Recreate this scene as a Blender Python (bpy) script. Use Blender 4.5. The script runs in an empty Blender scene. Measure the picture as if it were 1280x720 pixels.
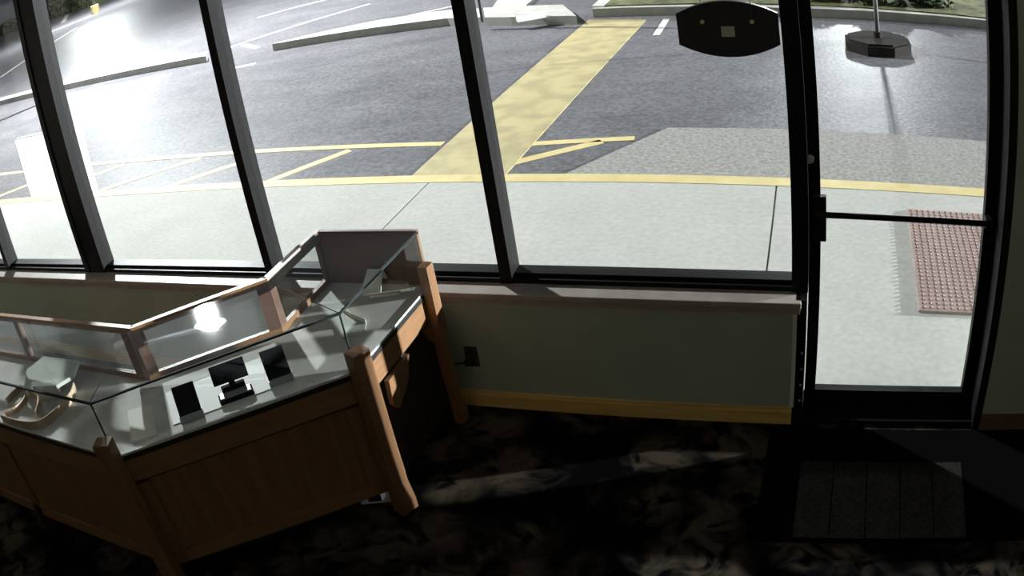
import bpy, bmesh, math, random
from mathutils import Vector, Matrix
random.seed(7)
S = bpy.context.scene
COL = S.collection

# ------------------------------------------------------------------ camera
CAM = Vector((-0.005, -3.425, 2.580))
YAW, PITCH, ROLL = -0.40974, 0.49130, -0.17175
A1, A3 = 0.00091237, 1.619e-10          # ray angle = A1*r + A3*r^3, r in pixels of a 1280 px wide frame
_f = Vector((math.sin(YAW)*math.cos(PITCH), math.cos(YAW)*math.cos(PITCH), -math.sin(PITCH)))
_r = Vector((math.cos(YAW), -math.sin(YAW), 0)); _u = _r.cross(_f)
CR = math.cos(ROLL)*_r + math.sin(ROLL)*_u
CU = -math.sin(ROLL)*_r + math.cos(ROLL)*_u
cam = bpy.data.cameras.new('security_camera')
camo = bpy.data.objects.new('security_camera', cam); COL.objects.link(camo)
m = Matrix((CR, CU, -_f)).transposed().to_4x4(); m.translation = CAM
camo.matrix_world = m
cam.sensor_fit = 'HORIZONTAL'; cam.sensor_width = 36.0; cam.sensor_height = 20.25
cam.lens = 36.0/(A1*1280.0)
cam.clip_start = 0.01; cam.clip_end = 400
cam.type = 'PANO'
K = 1280.0/36.0
cy = cam
cy.panorama_type = 'FISHEYE_LENS_POLYNOMIAL'
cy.fisheye_fov = math.pi
cy.fisheye_polynomial_k0 = 0.0
cy.fisheye_polynomial_k1 = -A1*K
cy.fisheye_polynomial_k2 = 0.0
cy.fisheye_polynomial_k3 = -A3*K**3
cy.fisheye_polynomial_k4 = 0.0
S.camera = camo

def ray(u, v):
    dx, dy = u-640.0, 360.0-v
    r = math.hypot(dx, dy)+1e-9
    th = A1*r+A3*r**3; s = math.sin(th)/r
    return CR*(s*dx)+CU*(s*dy)+_f*math.cos(th)
def onz(u, v, z=0.0):      # point of the horizontal plane at height z seen at a pixel
    d = ray(u, v); return CAM+d*((z-CAM.z)/d.z)
def ony(u, v, y=0.0):
    d = ray(u, v); return CAM+d*((y-CAM.y)/d.y)

# ------------------------------------------------------------------ world, exposure
w = bpy.data.worlds.new('night_sky'); S.world = w; w.use_nodes = True
w.node_tree.nodes['Background'].inputs[0].default_value = (0.07, 0.08, 0.105, 1)
w.node_tree.nodes['Background'].inputs[1].default_value = 0.5
vs = S.view_settings
vs.view_transform = 'Standard'; vs.look = 'None'; vs.gamma = 1.0; vs.use_curve_mapping = False
vs.exposure = 0.0
S.cycles.max_bounces = 10; S.cycles.transparent_max_bounces = 24
S.cycles.sample_clamp_indirect = 6.0
# lamp powers (the lamps themselves are built with their posts and housings below)
P_MAIN, P_AHEAD, P_RIGHT, P_FAR = 23000.0, 10000.0, 560000.0, 24000.0

# ------------------------------------------------------------------ materials
MATS = {}
def base(name, col, rough=0.6, metal=0.0, spec=0.5):
    mt = bpy.data.materials.new(name); mt.use_nodes = True
    b = mt.node_tree.nodes['Principled BSDF']
    b.inputs['Base Color'].default_value = (*col, 1); b.inputs['Roughness'].default_value = rough
    b.inputs['Metallic'].default_value = metal; b.inputs['Specular IOR Level'].default_value = spec
    MATS[name] = mt
    return mt, mt.node_tree, b
def noisy(name, c1, c2, scale=8, rough=0.6, detail=6, stretch=(1, 1, 1), bump=0.0, bscale=None, lo=0.35, hi=0.65,
          spec=0.5, metal=0.0, distort=0.0, rough2=None, speck=0.0, sscale=45):
    mt, nt, b = base(name, c1, rough, metal, spec)
    N, L = nt.nodes, nt.links
    tc = N.new('ShaderNodeTexCoord'); mp = N.new('ShaderNodeMapping'); mp.inputs['Scale'].default_value = stretch
    L.new(tc.outputs['Object'], mp.inputs['Vector'])
    n = N.new('ShaderNodeTexNoise'); n.inputs['Scale'].default_value = scale; n.inputs['Detail'].default_value = detail
    n.inputs['Distortion'].default_value = distort
    L.new(mp.outputs[0], n.inputs['Vector'])
    r = N.new('ShaderNodeValToRGB'); r.color_ramp.elements[0].position = lo; r.color_ramp.elements[1].position = hi
    r.color_ramp.elements[0].color = (*c1, 1); r.color_ramp.elements[1].color = (*c2, 1)
    L.new(n.outputs['Fac'], r.inputs[0]); L.new(r.outputs[0], b.inputs['Base Color'])
    if speck:                                  # fine stone grain
        n3 = N.new('ShaderNodeTexNoise'); n3.inputs['Scale'].default_value = sscale; n3.inputs['Detail'].default_value = 5
        L.new(tc.outputs['Object'], n3.inputs['Vector'])
        mr3 = N.new('ShaderNodeMapRange'); mr3.inputs['From Min'].default_value = 0.35; mr3.inputs['From Max'].default_value = 0.65
        mr3.inputs['To Min'].default_value = 1-speck; mr3.inputs['To Max'].default_value = 1+speck
        L.new(n3.outputs['Fac'], mr3.inputs[0])
        vm = N.new('ShaderNodeVectorMath'); vm.operation = 'SCALE'
        L.new(r.outputs[0], vm.inputs[0]); L.new(mr3.outputs[0], vm.inputs['Scale']); L.new(vm.outputs[0], b.inputs['Base Color'])
    if rough2 is not None:
        mr = N.new('ShaderNodeMapRange'); mr.inputs['To Min'].default_value = rough; mr.inputs['To Max'].default_value = rough2
        mr.inputs['From Min'].default_value = lo; mr.inputs['From Max'].default_value = hi
        L.new(n.outputs['Fac'], mr.inputs[0]); L.new(mr.outputs[0], b.inputs['Roughness'])
    if bump:
        n2 = N.new('ShaderNodeTexNoise'); n2.inputs['Scale'].default_value = bscale or scale*6; n2.inputs['Detail'].default_value = 4
        L.new(mp.outputs[0], n2.inputs['Vector'])
        bp = N.new('ShaderNodeBump'); bp.inputs['Strength'].default_value = bump; bp.inputs['Distance'].default_value = 0.01
        L.new(n2.outputs['Fac'], bp.inputs['Height']); L.new(bp.outputs[0], b.inputs['Normal'])
    return mt
def glass(name, tint=(0.93, 0.96, 0.94), ior=1.45, boost=1.0, haze=0.0):
    mt = bpy.data.materials.new(name); mt.use_nodes = True
    nt = mt.node_tree; N, L = nt.nodes, nt.links; N.clear()
    o = N.new('ShaderNodeOutputMaterial'); mx = N.new('ShaderNodeMixShader'); fr = N.new('ShaderNodeFresnel')
    t = N.new('ShaderNodeBsdfTransparent'); g = N.new('ShaderNodeBsdfGlossy')
    t.inputs[0].default_value = (*tint, 1); g.inputs['Roughness'].default_value = 0.02
    fr.inputs[0].default_value = ior
    mu = N.new('ShaderNodeMath'); mu.operation = 'MULTIPLY'; mu.inputs[1].default_value = boost; mu.use_clamp = True
    ge = N.new('ShaderNodeNewGeometry'); iv = N.new('ShaderNodeMath'); iv.operation = 'SUBTRACT'; iv.inputs[0].default_value = 1.0
    m2 = N.new('ShaderNodeMath'); m2.operation = 'MULTIPLY'
    L.new(ge.outputs['Backfacing'], iv.inputs[1])          # the far face of a pane does not mirror again
    L.new(fr.outputs[0], mu.inputs[0]); L.new(mu.outputs[0], m2.inputs[0]); L.new(iv.outputs[0], m2.inputs[1]); L.new(m2.outputs[0], mx.inputs[0])
    src = t
    if haze:                                   # milky mix paints the grey reflection veil on a pane
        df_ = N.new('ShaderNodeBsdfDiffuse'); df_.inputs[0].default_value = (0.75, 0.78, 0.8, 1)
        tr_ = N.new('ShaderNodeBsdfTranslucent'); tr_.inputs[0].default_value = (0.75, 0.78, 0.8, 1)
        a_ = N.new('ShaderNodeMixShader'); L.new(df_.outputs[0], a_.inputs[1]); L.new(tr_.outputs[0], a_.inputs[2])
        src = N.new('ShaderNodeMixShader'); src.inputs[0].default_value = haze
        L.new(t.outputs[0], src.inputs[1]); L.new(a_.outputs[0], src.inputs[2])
    L.new(src.outputs[0], mx.inputs[1]); L.new(g.outputs[0], mx.inputs[2]); L.new(mx.outputs[0], o.inputs[0])
    MATS[name] = mt; return mt
def emit(name, col, strength):
    mt, nt, b = base(name, (0.8, 0.8, 0.8), 0.5)
    b.inputs['Emission Color'].default_value = (*col, 1); b.inputs['Emission Strength'].default_value = strength
    return mt

noisy('green_paint', (0.36, 0.415, 0.33), (0.39, 0.445, 0.355), 5, 0.65, bump=0.05, bscale=120)
noisy('ceiling_paint', (0.78, 0.78, 0.75), (0.82, 0.82, 0.79), 4, 0.9)
noisy('beige_paint', (0.38, 0.35, 0.29), (0.42, 0.38, 0.32), 4, 0.85)
base('white_paint', (0.72, 0.72, 0.68), 0.5)
noisy('frame_bronze', (0.008, 0.0075, 0.008), (0.012, 0.011, 0.0115), 30, 0.45, spec=0.12)
noisy('sill_laminate', (0.33, 0.28, 0.25), (0.40, 0.35, 0.31), 9, 0.45, bump=0.03)
noisy('base_oak', (0.66, 0.43, 0.12), (0.78, 0.54, 0.18), 6, 0.5, stretch=(0.4, 6, 6))
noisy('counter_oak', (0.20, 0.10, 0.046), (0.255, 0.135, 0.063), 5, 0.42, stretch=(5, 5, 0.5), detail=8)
noisy('counter_oak_rail', (0.23, 0.12, 0.055), (0.29, 0.155, 0.073), 5, 0.42, stretch=(1, 1, 8), detail=8)
noisy('dark_wood', (0.13, 0.07, 0.05), (0.17, 0.095, 0.07), 5, 0.45, stretch=(1, 1, 5), detail=8)
noisy('cabinet_black', (0.020, 0.014, 0.010), (0.03, 0.021, 0.015), 5, 0.6, stretch=(5, 5, 0.5))
base('black_trim', (0.012, 0.012, 0.013), 0.45)
noisy('deck_fabric', (0.58, 0.57, 0.54), (0.66, 0.65, 0.61), 14, 0.9, bump=0.1, bscale=400)
base('grey_laminate', (0.30, 0.32, 0.33), 0.4)
base('black_velvet', (0.012, 0.012, 0.014), 0.9, spec=0.2)
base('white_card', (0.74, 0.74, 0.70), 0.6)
base('cream_card', (0.74, 0.72, 0.64), 0.7)
base('pale_cloth', (0.55, 0.58, 0.52), 0.8)
noisy('tan_ribbon', (0.45, 0.33, 0.22), (0.55, 0.43, 0.31), 20, 0.6)
base('edge_seal', (0.03, 0.038, 0.038), 0.8, spec=0.1)
glass('window_glass', (0.97, 0.985, 0.97), 1.33, 1.3)
glass('case_glass', (0.965, 0.975, 0.97), 1.5, 1.6)
glass('veiled_glass', (0.95, 0.96, 0.96), 1.5, 1.6, 0.10)  # haze stands in for the reflection veil on the back panels
glass('veiled_top', (0.965, 0.975, 0.97), 1.5, 1.8, 0.012)  # fainter painted veil for the top panes
noisy('concrete', (0.44, 0.435, 0.41), (0.48, 0.475, 0.445), 2.0, 0.85, detail=9, bump=0.12, bscale=150, speck=0.07, sscale=22, spec=0.2)
base('joint_dark', (0.10, 0.10, 0.095), 0.95)
noisy('asphalt', (0.135, 0.132, 0.142), (0.170, 0.166, 0.176), 1.6, 0.46, detail=15, bump=0.7, bscale=38, distort=0.2,
      stretch=(0.5, 1, 1), rough2=0.50, spec=0.09, speck=0.24, sscale=20)
noisy('aggregate', (0.22, 0.21, 0.20), (0.30, 0.285, 0.265), 26, 0.75, detail=10, bump=0.5, bscale=110, speck=0.2, sscale=28)
noisy('yellow_paint', (0.58, 0.46, 0.20), (0.66, 0.54, 0.26), 5, 0.65, detail=10, bump=0.15, bscale=90)
noisy('yellow_worn', (0.36, 0.30, 0.155), (0.47, 0.395, 0.20), 3.5, 0.65, detail=12, bump=0.2, bscale=90, lo=0.4, hi=0.6)
noisy('white_line', (0.55, 0.55, 0.52), (0.70, 0.70, 0.66), 6, 0.65, detail=10)
noisy('plate_red', (0.36, 0.255, 0.24), (0.44, 0.32, 0.30), 10, 0.6, detail=8)
base('dome_dark', (0.20, 0.115, 0.105), 0.7)
noisy('grass', (0.05, 0.06, 0.02), (0.17, 0.16, 0.06), 6, 0.95, detail=12, bump=0.9, bscale=60)
noisy('hedge_leaf', (0.02, 0.03, 0.012), (0.06, 0.075, 0.03), 8, 0.9, detail=12, bump=0.9, bscale=50)
noisy('kerb_concrete', (0.36, 0.35, 0.32), (0.44, 0.43, 0.39), 5, 0.8, detail=8)
noisy('rubber', (0.018, 0.016, 0.015), (0.03, 0.026, 0.024), 12, 0.95, spec=0.1)
base('mat_shade', (0.006, 0.006, 0.006), 1.0, spec=0.0)  # near black, so lamplight leaves no patch by the door
base('galvanised', (0.30, 0.30, 0.29), 0.45, 0.6)
base('dark_pole', (0.03, 0.032, 0.035), 0.5)
base('plastic_black', (0.016, 0.013, 0.012), 0.45)
base('brass_dot', (0.75, 0.72, 0.30), 0.3)
base('steel', (0.5, 0.5, 0.48), 0.3, 0.9)
base('sticker', (0.62, 0.57, 0.48), 0.7)
base('outlet_dark', (0.045, 0.04, 0.03), 0.5)
noisy('entry_mat', (0.03, 0.028, 0.025), (0.052, 0.049, 0.043), 60, 0.95, bump=0.6, bscale=300, spec=0.0)
emit('lamp_glow', (0.93, 0.97, 1.0), 55.0)
emit('panel_glow', (0.95, 0.96, 1.0), 1.5)
# patterned carpet
mt, nt, b = base('carpet', (0.02, 0.02, 0.02), 1.0, spec=0.0)
N, L = nt.nodes, nt.links
tc = N.new('ShaderNodeTexCoord'); n1 = N.new('ShaderNodeTexNoise'); n1.inputs['Scale'].default_value = 5.5; n1.inputs['Detail'].default_value = 7
n1.inputs['Distortion'].default_value = 1.6
vo = N.new('ShaderNodeTexVoronoi'); vo.inputs['Scale'].default_value = 4.2
L.new(tc.outputs['Object'], n1.inputs['Vector'])
mxv = N.new('ShaderNodeMix'); mxv.data_type = 'VECTOR'; mxv.inputs[0].default_value = 0.16
L.new(tc.outputs['Object'], mxv.inputs[4]); L.new(n1.outputs['Color'], mxv.inputs[5]); L.new(mxv.outputs[1], vo.inputs['Vector'])
ad = N.new('ShaderNodeMath'); ad.operation = 'MULTIPLY'
r1 = N.new('ShaderNodeValToRGB'); r1.color_ramp.elements[0].position = 0.38; r1.color_ramp.elements[1].position = 0.60
r2 = N.new('ShaderNodeValToRGB'); r2.color_ramp.elements[0].position = 0.10; r2.color_ramp.elements[0].color = (1, 1, 1, 1)
r2.color_ramp.elements[1].position = 0.72; r2.color_ramp.elements[1].color = (0, 0, 0, 1)
L.new(n1.outputs['Fac'], r1.inputs[0]); L.new(vo.outputs['Distance'], r2.inputs[0])
L.new(r1.outputs[0], ad.inputs[0]); L.new(r2.outputs[0], ad.inputs[1])
r3 = N.new('ShaderNodeValToRGB'); r3.color_ramp.elements[0].color = (0.005, 0.005, 0.006, 1)
r3.color_ramp.elements[1].color = (0.085, 0.069, 0.052, 1); r3.color_ramp.elements[1].position = 0.55
L.new(ad.outputs[0], r3.inputs[0]); L.new(r3.outputs[0], b.inputs['Base Color'])

# ------------------------------------------------------------------ mesh helpers
class MB:
    def __init__(s): s.bm = bmesh.new()
    def box(s, x0, x1, y0, y1, z0, z1, bev=0.0):
        vs = [s.bm.verts.new((x, y, z)) for z in (z0, z1) for y in (y0, y1) for x in (x0, x1)]
        fs = [s.bm.faces.new([vs[i] for i in q]) for q in ((0, 2, 3, 1), (4, 5, 7, 6), (0, 1, 5, 4), (2, 6, 7, 3), (0, 4, 6, 2), (1, 3, 7, 5))]
        if bev:
            es = list({e for f in fs for e in f.edges}); bmesh.ops.bevel(s.bm, geom=es, offset=bev, segments=2, affect='EDGES', profile=0.5)
        return s
    def prism(s, pts, z0, z1):          # polygon in plan, extruded in z
        a = [s.bm.verts.new((p[0], p[1], z0)) for p in pts]; c = [s.bm.verts.new((p[0], p[1], z1)) for p in pts]
        n = len(pts)
        s.bm.faces.new(a[::-1]); s.bm.faces.new(c)
        for i in range(n): s.bm.faces.new((a[i], a[(i+1) % n], c[(i+1) % n], c[i]))
        return s
    def slab(s, pts, off):              # polygon in space, thickened by a vector
        a = [s.bm.verts.new(p) for p in pts]; off = Vector(off); c = [s.bm.verts.new(Vector(p)+off) for p in pts]
        n = len(pts); s.bm.faces.new(a[::-1]); s.bm.faces.new(c)
        for i in range(n): s.bm.faces.new((a[i], a[(i+1) % n], c[(i+1) % n], c[i]))
        return s
    def bar(s, p, q, wdt, hgt, up=(0, 0, 1)):
        p, q = Vector(p), Vector(q); d = (q-p).normalized(); sd = d.cross(Vector(up)).normalized(); u2 = sd.cross(d)
        r = [p+sd*(wdt/2*i)+u2*(hgt/2*j) for i, j in ((-1, -1), (1, -1), (1, 1), (-1, 1))]
        return s.slab(r, q-p)
    def tube(s, pts, rad, n=10):
        pts = [Vector(p) for p in pts]; rings = []
        for i, p in enumerate(pts):
            d = (pts[min(i+1, len(pts)-1)]-pts[max(i-1, 0)]).normalized()
            a = d.cross(Vector((0, 0, 1)));
            if a.length < 1e-3: a = d.cross(Vector((1, 0, 0)))
            a.normalize(); c = d.cross(a); rr = rad[i] if isinstance(rad, (list, tuple)) else rad
            rings.append([s.bm.verts.new(p+a*(rr*math.cos(2*math.pi*k/n))+c*(rr*math.sin(2*math.pi*k/n))) for k in range(n)])
        for r0, r1 in zip(rings, rings[1:]):
            for k in range(n): s.bm.faces.new((r0[k], r0[(k+1) % n], r1[(k+1) % n], r1[k]))
        s.bm.faces.new(rings[0][::-1]); s.bm.faces.new(rings[-1]); return s
    def ribbon(s, pts, wdt, thk):       # flat band standing along a path (width = height in z)
        for p, q in zip(pts, pts[1:]): s.bar(p, q, thk, wdt)
        return s
    def build(s, name, mat, parent=None, origin=None, smooth=False, rz=0.0):
        bmesh.ops.recalc_face_normals(s.bm, faces=s.bm.faces[:])
        me = bpy.data.meshes.new(name)
        if origin is not None:
            bmesh.ops.translate(s.bm, verts=s.bm.verts[:], vec=-Vector(origin))
        s.bm.to_mesh(me); s.bm.free()
        if smooth:
            for p in me.polygons: p.use_smooth = True
        me.materials.append(MATS[mat])
        o = bpy.data.objects.new(name, me); COL.objects.link(o)
        if origin is not None: o.location = origin
        if parent is not None: o.parent = parent
        return o
def box(name, mat, x0, x1, y0, y1, z0, z1, parent=None, bev=0.0): return MB().box(x0, x1, y0, y1, z0, z1, bev).build(name, mat, parent)
def tag(o, label=None, cat=None, group=None, kind=None):
    if label: o['label'] = label
    if cat: o['category'] = cat
    if group: o['group'] = group
    if kind: o['kind'] = kind
    return o
def empty(name, label, cat=None, loc=(0, 0, 0), rz=0.0, group=None, kind=None):
    o = bpy.data.objects.new(name, None); COL.objects.link(o); o.location = loc; o.rotation_euler = (0, 0, rz)
    o.empty_display_size = 0.1
    return tag(o, label, cat, group, kind)

# ------------------------------------------------------------------ room shell
FZ = -0.03                 # carpet level; the pavement outside is 0
XL, XR, YBK, ZC = -7.3, 2.6, -5.2, 3.15
WF = -0.15                 # room face of the low wall
tag(box('floor', 'carpet', XL, XR, YBK, 0.0, FZ-0.1, FZ), 'dark carpet floor with blotchy taupe floral pattern', 'floor', kind='structure')
tag(box('ceiling', 'ceiling_paint', XL-.15, XR+.15, YBK-.15, 0.10, ZC, ZC+0.1), 'plain white ceiling of the dark entry room', 'ceiling', kind='structure')
tag(box('wall_left', 'beige_paint', XL-.15, XL, YBK, 0.08, FZ-.1, ZC), 'plain beige side wall at the window row end', 'wall', kind='structure')
tag(box('wall_right', 'beige_paint', XR, XR+.15, YBK, 0.08, FZ-.1, ZC), 'plain beige side wall past the entry door', 'wall', kind='structure')
tag(box('wall_back', 'beige_paint', XL-.15, XR+.15, YBK-.15, YBK, FZ-.1, ZC), 'plain beige wall facing the windows', 'wall', kind='structure')
KX = -0.115                # end of the low wall at the door
wk = tag(box('wall_front', 'green_paint', XL, KX, WF, 0.08, FZ-.1, 0.585), 'low grey-green wall under the window sill', 'wall', kind='structure')
box('corner_bead', 'white_paint', KX-.008, KX+.012, WF-.004, WF+.009, FZ+.095, 0.585, wk)
tag(box('wall_entry', 'green_paint', 0.905, XR, WF-.03, 0.08, FZ-.1, ZC), 'grey-green wall beside the door hinge side', 'wall', kind='structure')
tag(box('wall_header', 'green_paint', XL, 0.905, -0.10, 0.08, 3.0, ZC), 'grey-green wall strip above the windows', 'wall', kind='structure')
def baseboard(name, x0, x1, yf, label, mat='base_oak'):
    b_ = MB(); b_.box(x0, x1, yf-.014, yf, FZ, FZ+.075); b_.box(x0, x1, yf-.009, yf, FZ+.075, FZ+.095)
    return tag(b_.build(name, mat), label, 'baseboard', kind='structure')
baseboard('baseboard_front', XL, KX+.004, WF, 'golden oak baseboard along the low green wall')
baseboard('baseboard_entry', 0.905, XR, WF-.03, mat='dark_wood', label='dark baseboard under the wall at the hinge side')
s_ = MB(); s_.box(XL, KX+.03, WF-.022, 0.0, 0.615, 0.645, 0.004); s_.box(XL, KX+.025, WF-.012, WF+.03, 0.585, 0.617)
tag(s_.build('trim_1', 'sill_laminate'), 'pale mauve window sill ledge capping the low wall', 'sill', kind='structure')

# storefront windows: black frame, single panes
ZT = 3.0
GB = 0.672                 # lower edge of the glass
MUL = [(-5.735, -5.68), (-4.595, -4.365), (-2.905, -2.850), (-1.515, -1.455), (-0.133, -0.056)]
edges = [XL]+[e for mm in MUL for e in mm]
bays = [(edges[2*i], edges[2*i+1]) for i in range(5)]
WL = ['far end window bay past the last slim mullion', 'window bay beside the wide mullion, outside of it a parking lot',
      'wide window bay behind the long run of the display counter', 'window bay above the corner of the display counter',
      'window bay next to the door with oval sign in it']
for i, (x0, x1) in enumerate(bays):
    wn = empty('window_%d' % (i+1), WL[i], 'window', ((x0+x1)/2, 0, 0.645), kind='structure')
    lx0, lx1 = x0-wn.location.x, x1-wn.location.x
    rl = MB().box(lx0, lx1, -.062, .05, 0, GB-.645-.004).box(lx0, lx1, -.030, .05, GB-.645-.004, GB-.645+.012); rl.build('bottom_rail', 'frame_bronze', wn)
    box('top_rail', 'frame_bronze', lx0, lx1, -.062, .05, ZT-.645-.06, ZT-.645, wn)
    box('pane', 'window_glass', lx0, lx1, -.003, .003, GB-.645, ZT-.645-.06, wn)
    mx0, mx1 = (MUL[i][0]-wn.location.x, MUL[i][1]-wn.location.x)
    mb = MB().box(mx0, mx1, -.070, .05, 0, ZT-.645)
    if i == 1: mb.box(mx0+.045, mx0+.058, -.078, -.06, 0, ZT-.645)
    mb.build('mullion', 'frame_bronze', wn)

# entry door
df = empty('trim_2', 'black metal door frame and threshold', 'door frame', (0.4, 0, FZ), kind='structure')
def dbox(n, x0, x1, y0, y1, z0, z1, mat='frame_bronze', par=df, bev=0.0): return box(n, mat, x0-.4, x1-.4, y0, y1, z0-FZ, z1-FZ, par, bev)
dbox('jamb', -.110, -.060, -.14, .06, FZ, .645); dbox('jamb', .862, .905, -.18, .06, FZ, ZT)
dbox('head_jamb', -.056, .862, -.07, .06, 2.20, 2.30); dbox('threshold', -.110, .862, -.15, .10, FZ, FZ+.022)
dr = empty('door_1', 'black framed glass entry door with push bar', 'door', (0.4, 0, FZ), kind='structure')
DB = FZ+.024
dbox('stile', -.055, 0, -.024, .024, DB, 2.195, par=dr); dbox('stile', .80, .86, -.024, .024, DB, 2.195, par=dr)
dbox('bottom_rail', 0, .80, -.024, .024, DB, .080, par=dr); dbox('top_rail', 0, .80, -.024, .024, 2.12, 2.195, par=dr)
dbox('pane', 0, .80, -.003, .003, .080, 2.12, 'window_glass', dr)
pb = MB(); pb.tube([(-.43, -.075, 1.030-FZ), (.42, -.075, 1.020-FZ)], 0.0135, 12); pbo = pb.build('push_bar', 'frame_bronze', dr, smooth=True)
box('bracket', 'frame_bronze', .395, .425, -.085, -.024, 1.0-FZ, 1.045-FZ, pbo)
lp = dbox('latch_plate', -.035, .026, -.062, -.024, .895, 1.105, par=dr, bev=.004)
lk = MB(); lk.tube([(-.445, -.024, 1.268-FZ), (-.445, -.040, 1.268-FZ)], .020, 16); lko = lk.build('lock_cylinder', 'steel', dr)
box('thumb_turn', 'steel', -.449, -.441, -.052, -.040, 1.255-FZ, 1.281-FZ, lko)
for k in range(4):
    zz = .10+k*.09; sc = MB(); sc.tube([(-.475, -.141, zz-FZ), (-.475, -.146, zz-FZ)], .006, 8); sc.build('screw', 'steel', df)

tl = empty('window_6', 'small transom window over the entry door', 'window', (0.4, 0, 2.30), kind='structure')
box('pane', 'window_glass', -.456, .462, -.003, .003, 0, .64, tl)
box('top_rail', 'frame_bronze', -.456, .462, -.062, .05, .64, .70, tl)
# ------------------------------------------------------------------ outdoors: pavement, kerb, lot
ZA = -0.08
def kerb_y(x): return 2.655-0.0265*(x+0.5)      # inner edge of the painted kerb
sw = tag(MB().prism([(-16, 0.08), (6, 0.08), (6, kerb_y(6)), (-16, kerb_y(-16))], -.30, -.006).build('sidewalk', 'joint_dark'),
         'pale concrete sidewalk of large slabs between windows and yellow kerb', 'sidewalk', kind='structure')
jx = [-16, -10.2, -3.27, -0.35, 2.57, 6]
g = .007
for a, c in zip(jx, jx[1:]):
    MB().prism([(a+g, 0.08), (c-g, 0.08), (c-g, kerb_y(c)), (a+g, kerb_y(a))], -.006, 0.0).build('slab', 'concrete', sw)
kb = tag(MB().prism([(-16, kerb_y(-16)), (6, kerb_y(6)), (6, kerb_y(6)+.16), (-16, kerb_y(-16)+.16)], -.30, 0.003).build('kerb', 'yellow_paint'),
         'yellow painted kerb along the sidewalk edge', 'kerb', kind='structure')
lot = tag(MB().prism([(-130, kerb_y(-16)+.16), (-16, kerb_y(-16)+.16), (6, kerb_y(6)+.16), (60, kerb_y(6)+.16), (60, 140), (-130, 140)], -.40, ZA).build('parking_lot', 'asphalt'),
          'dark worn asphalt parking lot under night lamps', 'parking lot', kind='structure')
tag(MB().prism([(-130, .08), (-16.0, .08), (-16.0, kerb_y(-16)+.16), (-130, kerb_y(-16)+.16)], -.4, ZA).build('verge', 'asphalt'), 'asphalt beyond the far end of the sidewalk', 'ground', kind='structure')
tag(MB().prism([(6, .08), (60, .08), (60, kerb_y(6)+.16), (6, kerb_y(6)+.16)], -.4, ZA).build('verge', 'asphalt'), 'asphalt beyond the hinge side of the door', 'ground', kind='structure')
def stripe(name, mat, p, q, wdt, par=lot, z=ZA, t=.004):
    p, q = Vector((p[0], p[1], 0)), Vector((q[0], q[1], 0)); d = (q-p).normalized(); n = Vector((-d.y, d.x, 0))*wdt/2
    return MB().prism([p-n, q-n, q+n, p+n], z, z+t).build(name, mat, par)
# crosswalk
cw = [onz(514, 221, ZA), onz(630, 221, ZA), onz(808, 25, ZA), onz(736, 25, ZA)]
cw[0].y = cw[1].y = kerb_y(-3)+.16
MB().prism([(p.x, p.y) for p in cw], ZA, ZA+.006).build('crosswalk_band', 'yellow_worn', lot)
def px(u, v): p = onz(u, v, ZA); return (p.x, p.y)
stripe('painted_line', 'yellow_paint', (-14.5, 4.62), px(553, 180), .11)
stripe('painted_line', 'yellow_paint', px(652, 181), px(793, 173), .11)
for a, c in [((333, 228), (437, 188)), ((203, 236), (318, 198)), ((112, 243), (250, 198)), ((632, 206), (752, 177))]:
    stripe('painted_line', 'yellow_paint', px(*a), px(*c), .11)
d0, d1 = Vector(px(112, 243)), Vector(px(250, 198))
for k in (1, 2): stripe('painted_line', 'yellow_paint', d0+Vector((-1.55*k, .05*k)), d1+Vector((-1.55*k, .08*k)), .11)
# exposed aggregate apron
ag = [px(692, 219), px(835, 161), px(985, 163), px(1232, 178)]
MB().prism([(ag[0][0], kerb_y(ag[0][0])+.16), ag[1], ag[2], ag[3], (6, 3.95), (6, kerb_y(6)+.16)][::-1], ZA-.02, ZA+.012).build('aggregate_apron', 'aggregate', lot)
# white bay lines in the lot
for a, c, wd in [((268, 66), (462, 5), .12), ((452, 34), (575, 6), .12), ((322, 22), (440, -8), .12), ((0, 97), (95, 35), .3), ((84, 18), (79, 28), .5), ((58, 42), (120, 18), .35),
                 ((304, 56), (322, 60), .14), ((833, 24), (820, 44), .10), ((288, 86), (318, 80), .14)]:
    stripe('bay_line', 'white_line', px(*a), px(*c), wd)

def island(pts, label, top='kerb_concrete', h=.15, kw=.16):
    pts = [Vector((p[0], p[1], 0)) for p in pts]
    c = sum(pts, Vector())/len(pts)
    o = tag(MB().prism([(p.x, p.y) for p in pts], ZA, ZA+h).build('traffic_island', 'kerb_concrete'), label, 'traffic island', kind='structure')
    if top:
        inner = [p+(c-p).normalized()*kw*1.4 for p in pts]
        MB().prism([(p.x, p.y) for p in inner], ZA+h, ZA+h+.02).build('island_top', top, o)
    return o
a0, a1 = Vector(px(0, 132)), Vector(px(259, 78)); dd = (a1-a0)
island([a0-dd, a1, a1+Vector((-.35, .45)), a0-dd+Vector((.0, .55))], 'long low concrete kerb strip by the brightly lit lot', None)
i0, i1, i2, i3 = Vector(px(342, 64)), Vector(px(560, 33)), Vector(px(640, 32)), Vector(px(722, 31))
island([i0, i1, i2, i3, Vector(px(705, 16)), Vector(px(560, 22)), Vector(px(470, 35)), Vector(px(380, 54))], 'pointed concrete traffic island before the crosswalk', None)
walk = tag(MB().prism([px(612, 26), px(640, 26), px(668, -4), px(632, -4)], ZA, ZA+.14).build('island_walk', 'concrete'), 'pale concrete path leading away from the pointed island', 'path', kind='structure')
g0, g1 = px(742, 22), px(975, 21)
island([g0, g1, (4.5, 9.55), (4.5, 16), (-1.5, 17), (-3.6, 11.5)], 'grassy planted island at the crosswalk end', 'grass')
tag(MB().prism([px(742, 20), px(756, 20), px(782, -6), px(768, -6)], ZA, ZA+.175).build('island_walk', 'concrete'), 'narrow pale strip beside the grass island', 'path', kind='structure')
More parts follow.
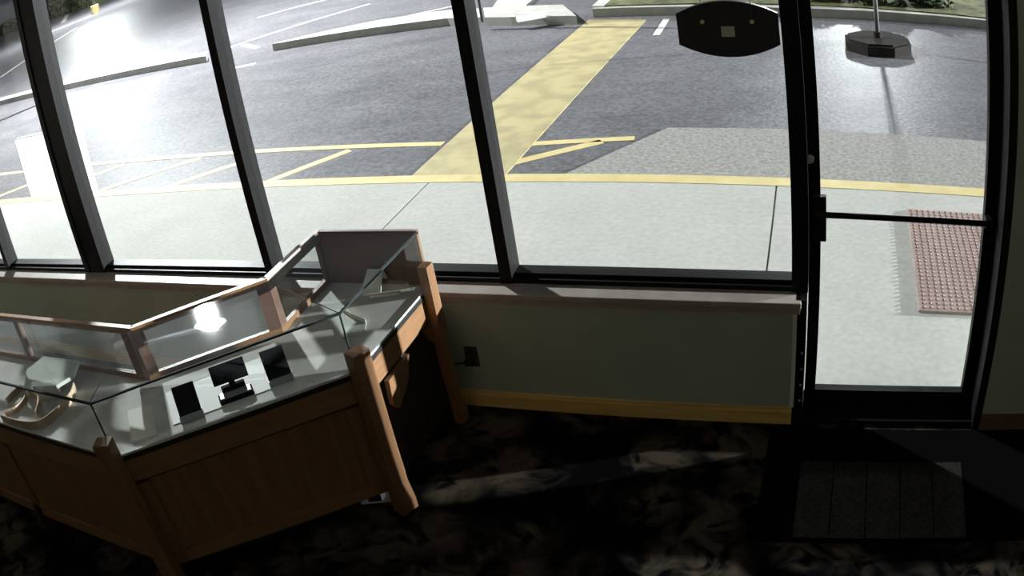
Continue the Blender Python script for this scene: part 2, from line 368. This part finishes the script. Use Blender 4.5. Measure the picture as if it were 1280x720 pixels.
# low shrub mounds on the grass island
def shrub(x, y, z, r, h, label, grp=None, nm='shrub', mat='hedge_leaf', n=260):
    mb = MB()
    for k in range(n):
        th = random.uniform(0, 2*math.pi); ph = math.acos(random.uniform(0, 1)); rr = r*random.uniform(.75, 1.05)
        c = Vector((rr*math.sin(ph)*math.cos(th), rr*math.sin(ph)*math.sin(th), h*math.cos(ph)*random.uniform(.8, 1.05)+.02))
        a = Vector((random.gauss(0, 1), random.gauss(0, 1), random.gauss(0, 1))).normalized(); b2 = a.orthogonal().normalized()
        s = r*.16
        vs_ = [mb.bm.verts.new(c+a*s), mb.bm.verts.new(c+b2*s*.5), mb.bm.verts.new(c-a*s), mb.bm.verts.new(c-b2*s*.5)]; mb.bm.faces.new(vs_)
    core = bmesh.ops.create_icosphere(mb.bm, subdivisions=2, radius=1.0)
    for v in core['verts']: v.co = Vector((v.co.x*r*.85, v.co.y*r*.85, max(v.co.z, -.05)*h*.85))
    o = mb.build(nm, mat); o.location = (x, y, z); return tag(o, label, 'shrub', grp)
p = onz(1100, 8, ZA+.17)
for k, (dx, dy, r, h) in enumerate([(-1.0, .5, .42, .35), (.0, .4, .5, .42), (1.0, .55, .4, .33)]):
    shrub(p.x+dx, p.y+dy, ZA+.165, r, h, ['low shrub on the grass island, nearest the crosswalk', 'larger middle shrub of three on the grass island', 'low shrub on the grass island, farthest from the crosswalk'][k], 'low shrubs on the island')
# far hedge
hb = px(60, 22); 
hd = MB()
pA, pB = Vector(px(20, 38)), Vector(px(112, 9)); dv = pB-pA
for k in range(1500):
    t = random.uniform(-.4, 1.05); c = Vector((pA.x+dv.x*t, pA.y+dv.y*t, 0))+Vector((random.uniform(-.9, .9), random.uniform(0, 1.6), ZA+random.uniform(.05, 1.7)))
    a = Vector((random.gauss(0, 1), random.gauss(0, 1), random.gauss(0, 1))).normalized(); b2 = a.orthogonal().normalized(); s = .45
    hd.bm.faces.new([hd.bm.verts.new(c+a*s), hd.bm.verts.new(c+b2*s*.6), hd.bm.verts.new(c-a*s), hd.bm.verts.new(c-b2*s*.6)])
n_ = Vector((-dv.y, dv.x)).normalized()
e0, e1 = pA-dv*.4, pB+dv*.05
hd.prism([(e0.x, e0.y), (e1.x, e1.y), (e1.x+n_.x*1.5, e1.y+n_.y*1.5), (e0.x+n_.x*1.5, e0.y+n_.y*1.5)], ZA, 1.5)
tag(hd.build('hedge', 'hedge_leaf', origin=(e0.x, e0.y, ZA)), 'long dark hedge at the far edge of the lot', 'hedge')

bo = pA-dv*.2+n_*9
fb = empty('far_building', 'pale low building behind the hedge', 'building', (bo.x, bo.y, ZA), math.atan2(dv.y, dv.x))
box('wall', 'beige_paint', -14, 26, 0, 8, 0, 4.6, fb)
box('parapet', 'kerb_concrete', -14.2, 26.2, -.2, 8.2, 4.6, 5.0, fb)
for k in range(7):
    wf_ = box('window', 'dark_pole', -11+k*5, -8.5+k*5, -.05, .02, 1.0, 2.9, fb)
    box('pane', 'window_glass', -10.9+k*5, -8.6+k*5, -.07, -.05, 1.1, 2.8, wf_)
# lamp posts
def lamp_post(x, y, h, label, power, base_mat, aim=None, r=.25, base_w=.34, base_h=.7, arm=None):
    t = empty('lamp_post', label, 'lamp post', (x, y, ZA), group=None)
    MB().tube([(0, 0, 0), (0, 0, base_h*.94), (0, 0, base_h)], [base_w, base_w, base_w*.8], 20).build('concrete_base', base_mat, t)
    MB().tube([(0, 0, base_h), (0, 0, h)], [.11, .075], 12).build('pole', 'dark_pole', t, smooth=True)
    ax, ay = arm or (0, 0)
    if arm: MB().bar((0, 0, h+.05), (ax, ay, h+.05), .09, .09).build('arm', 'dark_pole', t)
    hd_ = MB().box(ax-.45, ax+.45, ay-.30, ay+.30, h, h+.14, .02).build('lamp_head', 'dark_pole', t)
    box('lens', 'lamp_glow', ax-.40, ax+.40, ay-.25, ay+.25, h-.02, h, hd_)
    ld = bpy.data.lights.new('lamp_light', 'POINT'); ld.energy = power; ld.shadow_soft_size = r; ld.color = (0.94, 0.97, 1.0)
    lo = bpy.data.objects.new('lamp_light', ld); COL.objects.link(lo); lo.parent = t; lo.location = (ax, ay, h-.35)
    return t
lx, ly = px(120, 17)
lamp_post(lx, ly, 8.5, 'lamp post with yellow painted base in the far lot', P_FAR, 'yellow_paint')
mpx, mpy = px(70, 122)
lamp_post(mpx, mpy, 9.5, 'tall lamp post with arm standing at the long kerb strip', P_MAIN, 'kerb_concrete', arm=(-15.3-mpx, 11.3-mpy), base_w=.17, base_h=.25)
lamp_post(1.6, 24.0, 5.3, 'lamp post straight out from the entry door', P_AHEAD, 'kerb_concrete')
lamp_post(42.4, 16.4, 5.35, 'distant lamp post down the lot on the hinge side', P_RIGHT, 'kerb_concrete')

# weighted sign base
sb = onz(1098, 61, ZA); sb = Vector((sb.x, sb.y+.0, ZA))
sg = empty('sign_stand', 'dark octagonal weighted sign base with grey post on asphalt', 'sign stand', sb)
oc = [(math.cos(math.pi/8+k*math.pi/4), math.sin(math.pi/8+k*math.pi/4)) for k in range(8)]
mb = MB(); mb.prism([(.50*a, .50*c) for a, c in oc], 0, .13); mb.prism([(.45*a, .45*c) for a, c in oc], .13, .16); mb.build('base', 'rubber', sg)
MB().tube([(0, 0, .16), (0, 0, 2.1)], .032, 12).build('post', 'galvanised', sg, smooth=True)
MB().tube([(0, 0, .16), (0, 0, .24)], .06, 12).build('collar', 'rubber', sg)

# thin dark post on the pointed island, short white block
tp = onz(604, 27, ZA+.15)
MB().tube([(tp.x, tp.y, ZA+.15), (tp.x, tp.y, 2.2)], .035, 10).build('sign_post', 'dark_pole')
tag(bpy.data.objects['sign_post'], 'thin dark post standing on the pointed island', 'post')
wp0, wp1 = onz(645, 27, ZA+.15), onz(680, 21, ZA+.15)
wsb = MB(); wsb.bar((wp0.x, wp0.y+.05, ZA+.19), (wp1.x, wp1.y+.05, ZA+.19), .16, .10)
tag(wsb.build('white_block', 'white_card'), 'short bright white block on the pointed island', 'block')

# detectable warning plate
pl = [onz(1138, 262, 0), onz(1150, 392, 0)]
PX0, PX1, PY0, PY1 = .655, 1.57, .846, 2.27
pr_ = empty('warning_plate', 'dusty red ramp plate of raised domes set on the sidewalk', 'tactile plate', ((PX0+PX1)/2, (PY0+PY1)/2, 0), rz=-.035)
hw, hl = (PX1-PX0)/2, (PY1-PY0)/2
box('plate', 'plate_red', -hw, hw, -hl, hl, 0, .014, pr_, .003)
mb = MB()
nx, ny = 19, 29
for i in range(nx):
    for j in range(ny):
        cx, cyy = -hw+.035+i*(2*hw-.07)/(nx-1), -hl+.035+j*(2*hl-.07)/(ny-1)
        lo_ = [mb.bm.verts.new((cx+.0115*math.cos(k*math.pi/3), cyy+.0115*math.sin(k*math.pi/3), .014)) for k in range(6)]
        hi_ = [mb.bm.verts.new((cx+.0075*math.cos(k*math.pi/3), cyy+.0075*math.sin(k*math.pi/3), .022)) for k in range(6)]
        mb.bm.faces.new(hi_)
        for k in range(6): mb.bm.faces.new((lo_[k], lo_[(k+1) % 6], hi_[(k+1) % 6], hi_[k]))
tag(mb.build('domes', 'dome_dark', pr_), kind='stuff')

tag(box('wall_fascia', 'green_paint', -16, 6, -.10, .08, ZC, 4.2), 'building front above the windows', 'wall', kind='structure')

# ------------------------------------------------------------------ hanging sign and blank glowing panel at the windows
sx0, sx1 = -.562, -.142
szl, szh, sb_, st_ = 1.772, 1.905, 1.717, 1.957
so = empty('window_sign', 'dark barrel shaped hanging sign seen from behind with pale sticker', 'sign', ((sx0+sx1)/2, -.05, sb_))
hwid = (sx1-sx0)/2
prof = []
for k in range(17): t = k/16; prof.append((-hwid+2*hwid*t, -(4*t*(1-t))*(szl-sb_)+(szl-sb_)))
for k in range(17): t = k/16; prof.append((hwid-2*hwid*t, (szh-sb_)+(4*t*(1-t))*(st_-szh)))
MB().slab([(a, -.014, c) for a, c in prof], (0, .028, 0)).build('body', 'plastic_black', so)
cl = Vector((so.location))
def sgn(u, v): p_ = ony(u, v, -.066); return p_-cl
for u in (878, 940):
    p_ = sgn(u, 27); k_ = MB().tube([(p_.x, -.015, p_.z), (p_.x, -.024, p_.z)], .009, 12).build('hook', 'brass_dot', so)
    MB().tube([(p_.x, -.020, p_.z), (p_.x, -.020, ZT-.06-sb_)], .0015, 6).build('hanging_wire', 'dark_pole', so)
q0, q1 = sgn(901, 33), sgn(919, 46)
box('sticker', 'sticker', q0.x, q1.x, -.0155, -.0138, q1.z, q0.z, so)
pn = empty('light_panel', 'glowing blank white panel outside behind the wide mullion', 'sign', (-4.755, .075, 1.19))  # blank white box with an emissive face
box('housing', 'white_paint', -.405, .405, -.022, .025, 0, .47, pn, .004)
box('face', 'panel_glow', -.40, .40, -.025, -.021, .005, .465, pn)

# wall outlet with plug and cord
oo = ony(590, 445, WF)
ou = empty('wall_outlet', 'small dark wall outlet with plugged cord on the low green wall', 'outlet', (oo.x, WF, oo.z))
box('cover_plate', 'outlet_dark', -.035, .035, -.007, 0, -.058, .058, ou, .002)
for k, zz in enumerate((.026, -.026)):
    so_ = MB().tube([(0, -.007, zz), (0, -.010, zz)], .017, 14).build('socket', 'plastic_black', ou)
pg = box('plug', 'plastic_black', -.035, .012, -.036, -.010, -.042, -.012, ou, .004)
cord = [(-.03, -.024, -.028), (-.09, -.03, -.034), (-.16, -.028, -.032), (-.22, -.03, -.06), (-.26, -.028, -.14), (-.28, -.02, -.25)]
MB().tube(cord, .004, 8).build('cord', 'plastic_black', ou, smooth=True)

# entry mat: strips cover the lit patch, black backing paints the shade around
mt_ = empty('entry_mat', 'walk-off mat of grey carpet strips on an added shade-black backing', 'mat', (.37, -.56, FZ))
box('shade_backing', 'mat_shade', -.58, 1.05, -.40, .365, 0, .006, mt_)  # black sheet widened past the strips, painted in place of shaded floor
for k in range(5):
    x = -.41+k*.164
    box('carpet_strip', 'entry_mat', x+.003, x+.161, -.375, .12, .006, .010, mt_)

# ------------------------------------------------------------------ display counters
ZD, ZG = .72, 1.00         # display deck, top of the glass case
FA = [Vector((-4.9, -1.745)), Vector((-2.645, -1.745)), Vector((-1.822, -.955)), Vector((-1.800, -.235))]   # front line
BA = [Vector((-4.9, -1.215)), Vector((-2.865, -1.195)), Vector((-2.360, -.712)), Vector((-2.360, -.215))]   # back line
names = [('wooden glass-topped display counter run holding tan and pale display forms', 'left'),
         ('wooden glass-topped display counter with black display pads and white sheet', 'mid'),
         ('wooden glass-topped display counter run ending at the window wall', 'right')]
def quad(a, b, c, d): return [(p.x, p.y) for p in (a, b, c, d)]
POST_DIR = []
for i in range(3):
    f0, f1, b0, b1 = FA[i], FA[i+1], BA[i], BA[i+1]
    base_c = (f0+f1+b0+b1)/4
    t = empty('display_counter', names[i][0], 'display counter', (base_c.x, base_c.y, FZ))
    O = Vector((base_c.x, base_c.y)); f0, f1, b0, b1 = f0-O, f1-O, b0-O, b1-O
    zd, zg = ZD-FZ, ZG-FZ
    d = (f1-f0).normalized(); n = Vector((d.y, -d.x))      # outwards
    bd = (b1-b0).normalized(); bn = Vector((bd.y, -bd.x))
    L_ = (f1-f0).length
    def out(k): return f0+n*k, f1+n*k
    low = 'counter_oak' if i < 2 else 'cabinet_black'  # lower cabinet of the last run takes a near-black colour
    # carcass: lower panel slightly behind the apron, toe kick behind that
    p0, p1 = f0-n*.02, f1-n*.02
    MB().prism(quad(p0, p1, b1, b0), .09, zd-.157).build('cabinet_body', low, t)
    p2, p3 = f0-n*.09, f1-n*.09
    MB().prism(quad(p2, p3, b1-bn*.0, b0), 0, .09).build('toe_kick', 'black_trim', t)
    # face frame: stiles on the lower panel
    for s0, s1 in ((0.02, .10), (L_-.10, L_-.02)) + (((L_/2-.04, L_/2+.04),) if i == 0 else ()):
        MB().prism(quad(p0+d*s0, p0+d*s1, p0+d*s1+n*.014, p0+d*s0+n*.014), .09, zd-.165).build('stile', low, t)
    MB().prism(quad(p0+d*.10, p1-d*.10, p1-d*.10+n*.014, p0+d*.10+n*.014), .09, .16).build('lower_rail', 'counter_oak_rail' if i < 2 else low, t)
    MB().prism(quad(f0, f1, b1, b0), zd-.145, zd-.028).build('apron', 'counter_oak_rail', t)
    MB().prism(quad(f0-n*.008, f1-n*.008, b1, b0), zd-.157, zd-.145).build('shadow_gap', 'black_trim', t)
    MB().prism(quad(f0+n*.004, f1+n*.004, b1, b0), zd-.028, zd-.006).build('edge_trim', 'black_trim', t)
    MB().prism(quad(f0-n*.002, f1-n*.002, b1, b0), zd-.006, zd).build('deck', 'deck_fabric', t)
    MB().prism(quad(f0-n*.002, f1-n*.002, f1-n*.010, f0-n*.010), zd, zd+.005).build('glass_channel', 'white_card', t)
    # glass
    MB().prism(quad(f0-n*.004+d*.002, f1-n*.004-d*.002, f1-n*.010-d*.002, f0-n*.010+d*.002), zd+.005, zg-.008).build('front_pane', 'case_glass', t)
    MB().prism(quad(f0-n*.003, f1-n*.003, b1-bn*.004, b0-bn*.004), zg-.006, zg).build('top_pane', 'veiled_top', t)
    MB().prism(quad(f0-n*.002, f1-n*.002, f1-n*.012, f0-n*.012), zg-.008, zg+.001).build('pane_edge', 'edge_seal', t)
    if i < 2:      # silicone seams at the mitre
        s_ = f1-d*.004
        MB().bar((s_.x-n.x*.008, s_.y-n.y*.008, zd+.005), (s_.x-n.x*.008, s_.y-n.y*.008, zg), .006, .006, (1, 0, 0)).build('seam', 'edge_seal', t)
        MB().bar((s_.x, s_.y, zg+.001), (s_.x+(b1-f1).x*.35, s_.y+(b1-f1).y*.35, zg+.001), .003, .002).build('seam', 'edge_seal', t)
    # back: wood rails and stiles, inset panels
    Lb = (b1-b0).length
    def bbox(n_, mat, s0, s1, z0, z1, k0, k1): return MB().prism(quad(b0+bd*s0+bn*k0, b0+bd*s1+bn*k0, b0+bd*s1+bn*k1, b0+bd*s0+bn*k1), z0, z1).build(n_, mat, t)
    bbox('back_top_rail', 'sill_laminate' if i == 2 else 'counter_oak_rail', 0, Lb, zg-(.05 if i == 2 else .026), zg+.008, -.024, .004)
    bbox('back_bottom_rail', 'counter_oak_rail', 0, Lb, zd, zd+.03, -.022, .002)
    st = {0: [(0, .05), (Lb/2-.07, Lb/2-.02), (Lb-.09, Lb)], 1: [(0, .055), (Lb-.06, Lb)], 2: [(0, .05), (Lb-.04, Lb)]}[i]
    for s0, s1 in st: bbox('back_stile', 'dark_wood', s0, s1, zd+.03, zg-(.05 if i == 2 else .026), -.022, .003)
    for (s0, s1), (s2, s3) in zip(st, st[1:]):
        bbox('sliding_panel', 'case_glass' if i == 2 else 'veiled_glass', s1, s2, zd+.03, zg-(.05 if i == 2 else .026), -.014, -.008)
    if i == 2:
        e = MB().prism(quad(b1+Vector((0, -.02)), Vector((f1.x-.03, b1.y-.02)), Vector((f1.x-.03, b1.y)), b1), zd, zg+.004).build('end_panel', 'dark_wood', t)
        MB().prism(quad(Vector((f1.x-.03, b1.y-.02)), Vector((f1.x-.012, b1.y-.02)), Vector((f1.x-.012, b1.y)), Vector((f1.x-.03, b1.y))), zd, zg+.004).build('end_stile', 'counter_oak', t)
    if i == 2:      # curved wooden brackets under the apron
        for poly in ([(-.79, .560), (-.575, .560), (-.595, .515), (-.625, .468), (-.68, .43), (-.765, .395), (-.80, .44)],
                     [(-.375, .560), (-.285, .560), (-.285, .42), (-.315, .45), (-.35, .50)]):
            MB().slab([(-1.818-O.x, y_-O.y, z_-FZ) for y_, z_ in poly], (.024, 0, 0)).build('bracket', 'counter_oak', t)
    # corner posts
    def post(at, ang, zt=.835-FZ, slim=1.0):
        c = Matrix.Rotation(ang, 2); mb = MB(); prev = None
        prof_ = [(0, .046, .036, .014), (.06, .046, .036, .014), (.16, .041, .030, .006), (.30, .042, .034, .0), (zt, .042, .034, .0)]
        rings = []
        for z_, hw_, hd_, sh in prof_:
            ring = []
            for sx, sy in ((-1, -1), (1, -1), (1, 1), (-1, 1)):
                v2 = c @ Vector((sx*hw_*slim, sy*hd_*slim-sh)); ring.append(mb.bm.verts.new((at.x+v2.x, at.y+v2.y, z_)))
            rings.append(ring)
        for r0, r1 in zip(rings, rings[1:]):
            for k in range(4): mb.bm.faces.new((r0[k], r0[(k+1) % 4], r1[(k+1) % 4], r1[k]))
        mb.bm.faces.new(rings[0][::-1]); mb.bm.faces.new(rings[-1])
        mb.build('corner_post', 'counter_oak', t)
    if i == 0: post(f1+Vector((.012, -.034)), math.radians(22))
    if i == 1: post(f1+Vector((.034, -.014)), math.radians(66))
    if i == 2: post(f1+Vector((.026, -.055)), math.radians(85), .86-FZ, .72)

# ------------------------------------------------------------------ things on the display deck
mid_ang = math.radians(43.8)
def deck(u, v, z=ZD): p_ = onz(u, v, z); return Vector((p_.x, p_.y, z))
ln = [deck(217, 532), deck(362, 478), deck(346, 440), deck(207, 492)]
tag(MB().prism([(p.x, p.y) for p in ln], ZD+.0005, ZD+.004).build('deck_light_sheet', 'white_card'), 'white sheet painting window light on the deck under the black pads', 'light sheet')  # white colour stands in for patches of window light on the deck
def pad(u, v, label):
    c = deck(u, v); t = empty('display_pad', label, 'display pad', (c.x, c.y, ZD+.004), mid_ang, 'black display pads on the white liner')
    MB().slab([(-.056, -.065, 0), (.056, -.065, 0), (.056, -.02, 0), (-.056, -.02, 0)], (0, 0, .028)).build('base', 'grey_laminate', t)
    MB().slab([(-.053, -.050, .028), (.053, -.050, .028), (.053, .055, .115), (-.053, .055, .115)], (0, .009, -.010)).build('velvet_face', 'black_velvet', t)
    MB().slab([(-.045, .030, 0), (.045, .030, 0), (.045, .05, .10), (-.045, .05, .10)], (0, .005, 0)).build('easel_back', 'black_velvet', t)
pad(240, 517, 'black velvet display pad between the cream card and the bracelet stand')
pad(350, 472, 'black velvet display pad on the white sheet end toward the end panel')
c = deck(296, 495)
t = empty('bracelet_stand', 'black stepped display stand with wide top plate between two pads', 'display stand', (c.x, c.y, ZD+.004), mid_ang)
box('base', 'black_velvet', -.080, .080, -.045, .02, 0, .02, t, .003)
box('step', 'grey_laminate', -.072, .072, -.036, .012, .02, .026, t)
box('upper_step', 'black_velvet', -.055, .055, .005, .03, .02, .05, t, .003)
box('neck', 'black_velvet', -.014, .014, .020, .036, .05, .09, t)
MB().slab([(-.082, .012, .072), (.082, .012, .072), (.082, .075, .128), (-.082, .075, .128)], (0, .010, -.012)).build('top_plate', 'black_velvet', t)
cc = [deck(160, 516), deck(188, 509), deck(197, 546), deck(166, 554)]
tag(MB().prism([(p.x, p.y) for p in cc], ZD+.0005, ZD+.012).build('price_card', 'cream_card'), 'cream rectangular card lying by the counter corner post', 'card')
# left run: pale form, tan looped ribbons
fm = [(33, 468), (56, 449), (100, 455), (93, 473), (72, 486), (42, 487)]
fp = [deck(u, v, ZD+.06) for u, v in fm]; ctr = sum(fp, Vector())/6
mb = MB(); mb.slab([(p.x, p.y, ZD+.06) for p in fp], (0, 0, .02))
mb.slab([tuple(ctr+(p-ctr)*.55+Vector((0, 0, -.06))) for p in fp], (0, 0, .06))
tag(mb.build('neck_form', 'pale_cloth', origin=(ctr.x, ctr.y, ZD)), 'pale green-white six-sided display form in the glass counter', 'display form')
def loop(pix, label, wdt=.05, closed=False):
    pts = [deck(u, v, ZD) for u, v in pix]
    P_ = []
    for i in range(len(pts)-1):
        a = pts[max(i-1, 0)]; b_ = pts[i]; c_ = pts[i+1]; d_ = pts[min(i+2, len(pts)-1)]
        for k in range(5):
            s = k/5; P_.append(.5*((2*b_)+(c_-a)*s+(2*a-5*b_+4*c_-d_)*s*s+(3*b_-a-3*c_+d_)*s**3))
    P_.append(pts[-1])
    for q in P_: q.z = ZD+wdt/2
    mb = MB(); mb.ribbon(P_, wdt, .006)
    return tag(mb.build('ribbon_loop', 'tan_ribbon', origin=P_[0]), label, 'ribbon')
loop([(5, 528), (30, 536), (55, 535), (78, 517), (92, 500), (96, 488)], 'long tan ribbon band curving in front of the pale form')
loop([(10, 505), (28, 488), (34, 500), (22, 515), (8, 520)], 'small tan ribbon curl beside the long ribbon band', .035)
loop([(38, 495), (50, 502), (48, 522)], 'short tan ribbon strip inside the long band', .04)
MBc = [deck(52, 500), deck(86, 497), deck(78, 512), deck(52, 525)]
tag(MB().prism([(p.x, p.y) for p in MBc], ZD+.0005, ZD+.006).build('felt_pad', 'grey_laminate'), 'small grey felt pad inside the long ribbon band', 'pad')
# right run: folded white card, sheet, strip
a = deck(453, 366); b_ = deck(478, 366); 
t = empty('folded_card', 'folded white card standing by the dark end panel', 'card', ((a+b_)/2))
MB().slab([(-.055, -.03, 0), (.055, -.02, 0), (.050, .06, .095), (-.035, .06, .095)], (0, .003, -.003)).build('front_leaf', 'white_card', t)
MB().slab([(-.035, .06, .095), (.050, .06, .095), (.050, .10, 0), (-.035, .10, 0)], (0, .003, 0)).build('back_leaf', 'white_card', t)
stp = deck(463, 371), deck(500, 367)
tag(MB().bar((stp[0].x, stp[0].y, ZD+.006), (stp[1].x, stp[1].y, ZD+.006), .02, .010).build('label_strip', 'white_card'), 'slim white label strip lying before the folded card', 'strip')
shp = [deck(420, 396), deck(432, 388), deck(458, 404), (deck(455, 420)), deck(428, 422)]
tag(MB().prism([(p.x, p.y) for p in shp], ZD+.0005, ZD+.003).build('paper_sheet', 'pale_cloth'), 'pale paper sheet lying on the deck near the glass seam', 'paper')
crv = [deck(428, 389, ZD), deck(440, 397, ZD), deck(458, 405, ZD)]
mb = MB(); mb.ribbon([(p.x, p.y, ZD+.014) for p in crv], .022, .003)
tag(mb.build('paper_curl', 'white_card'), 'thin white curled paper edge on the pale sheet', 'paper')
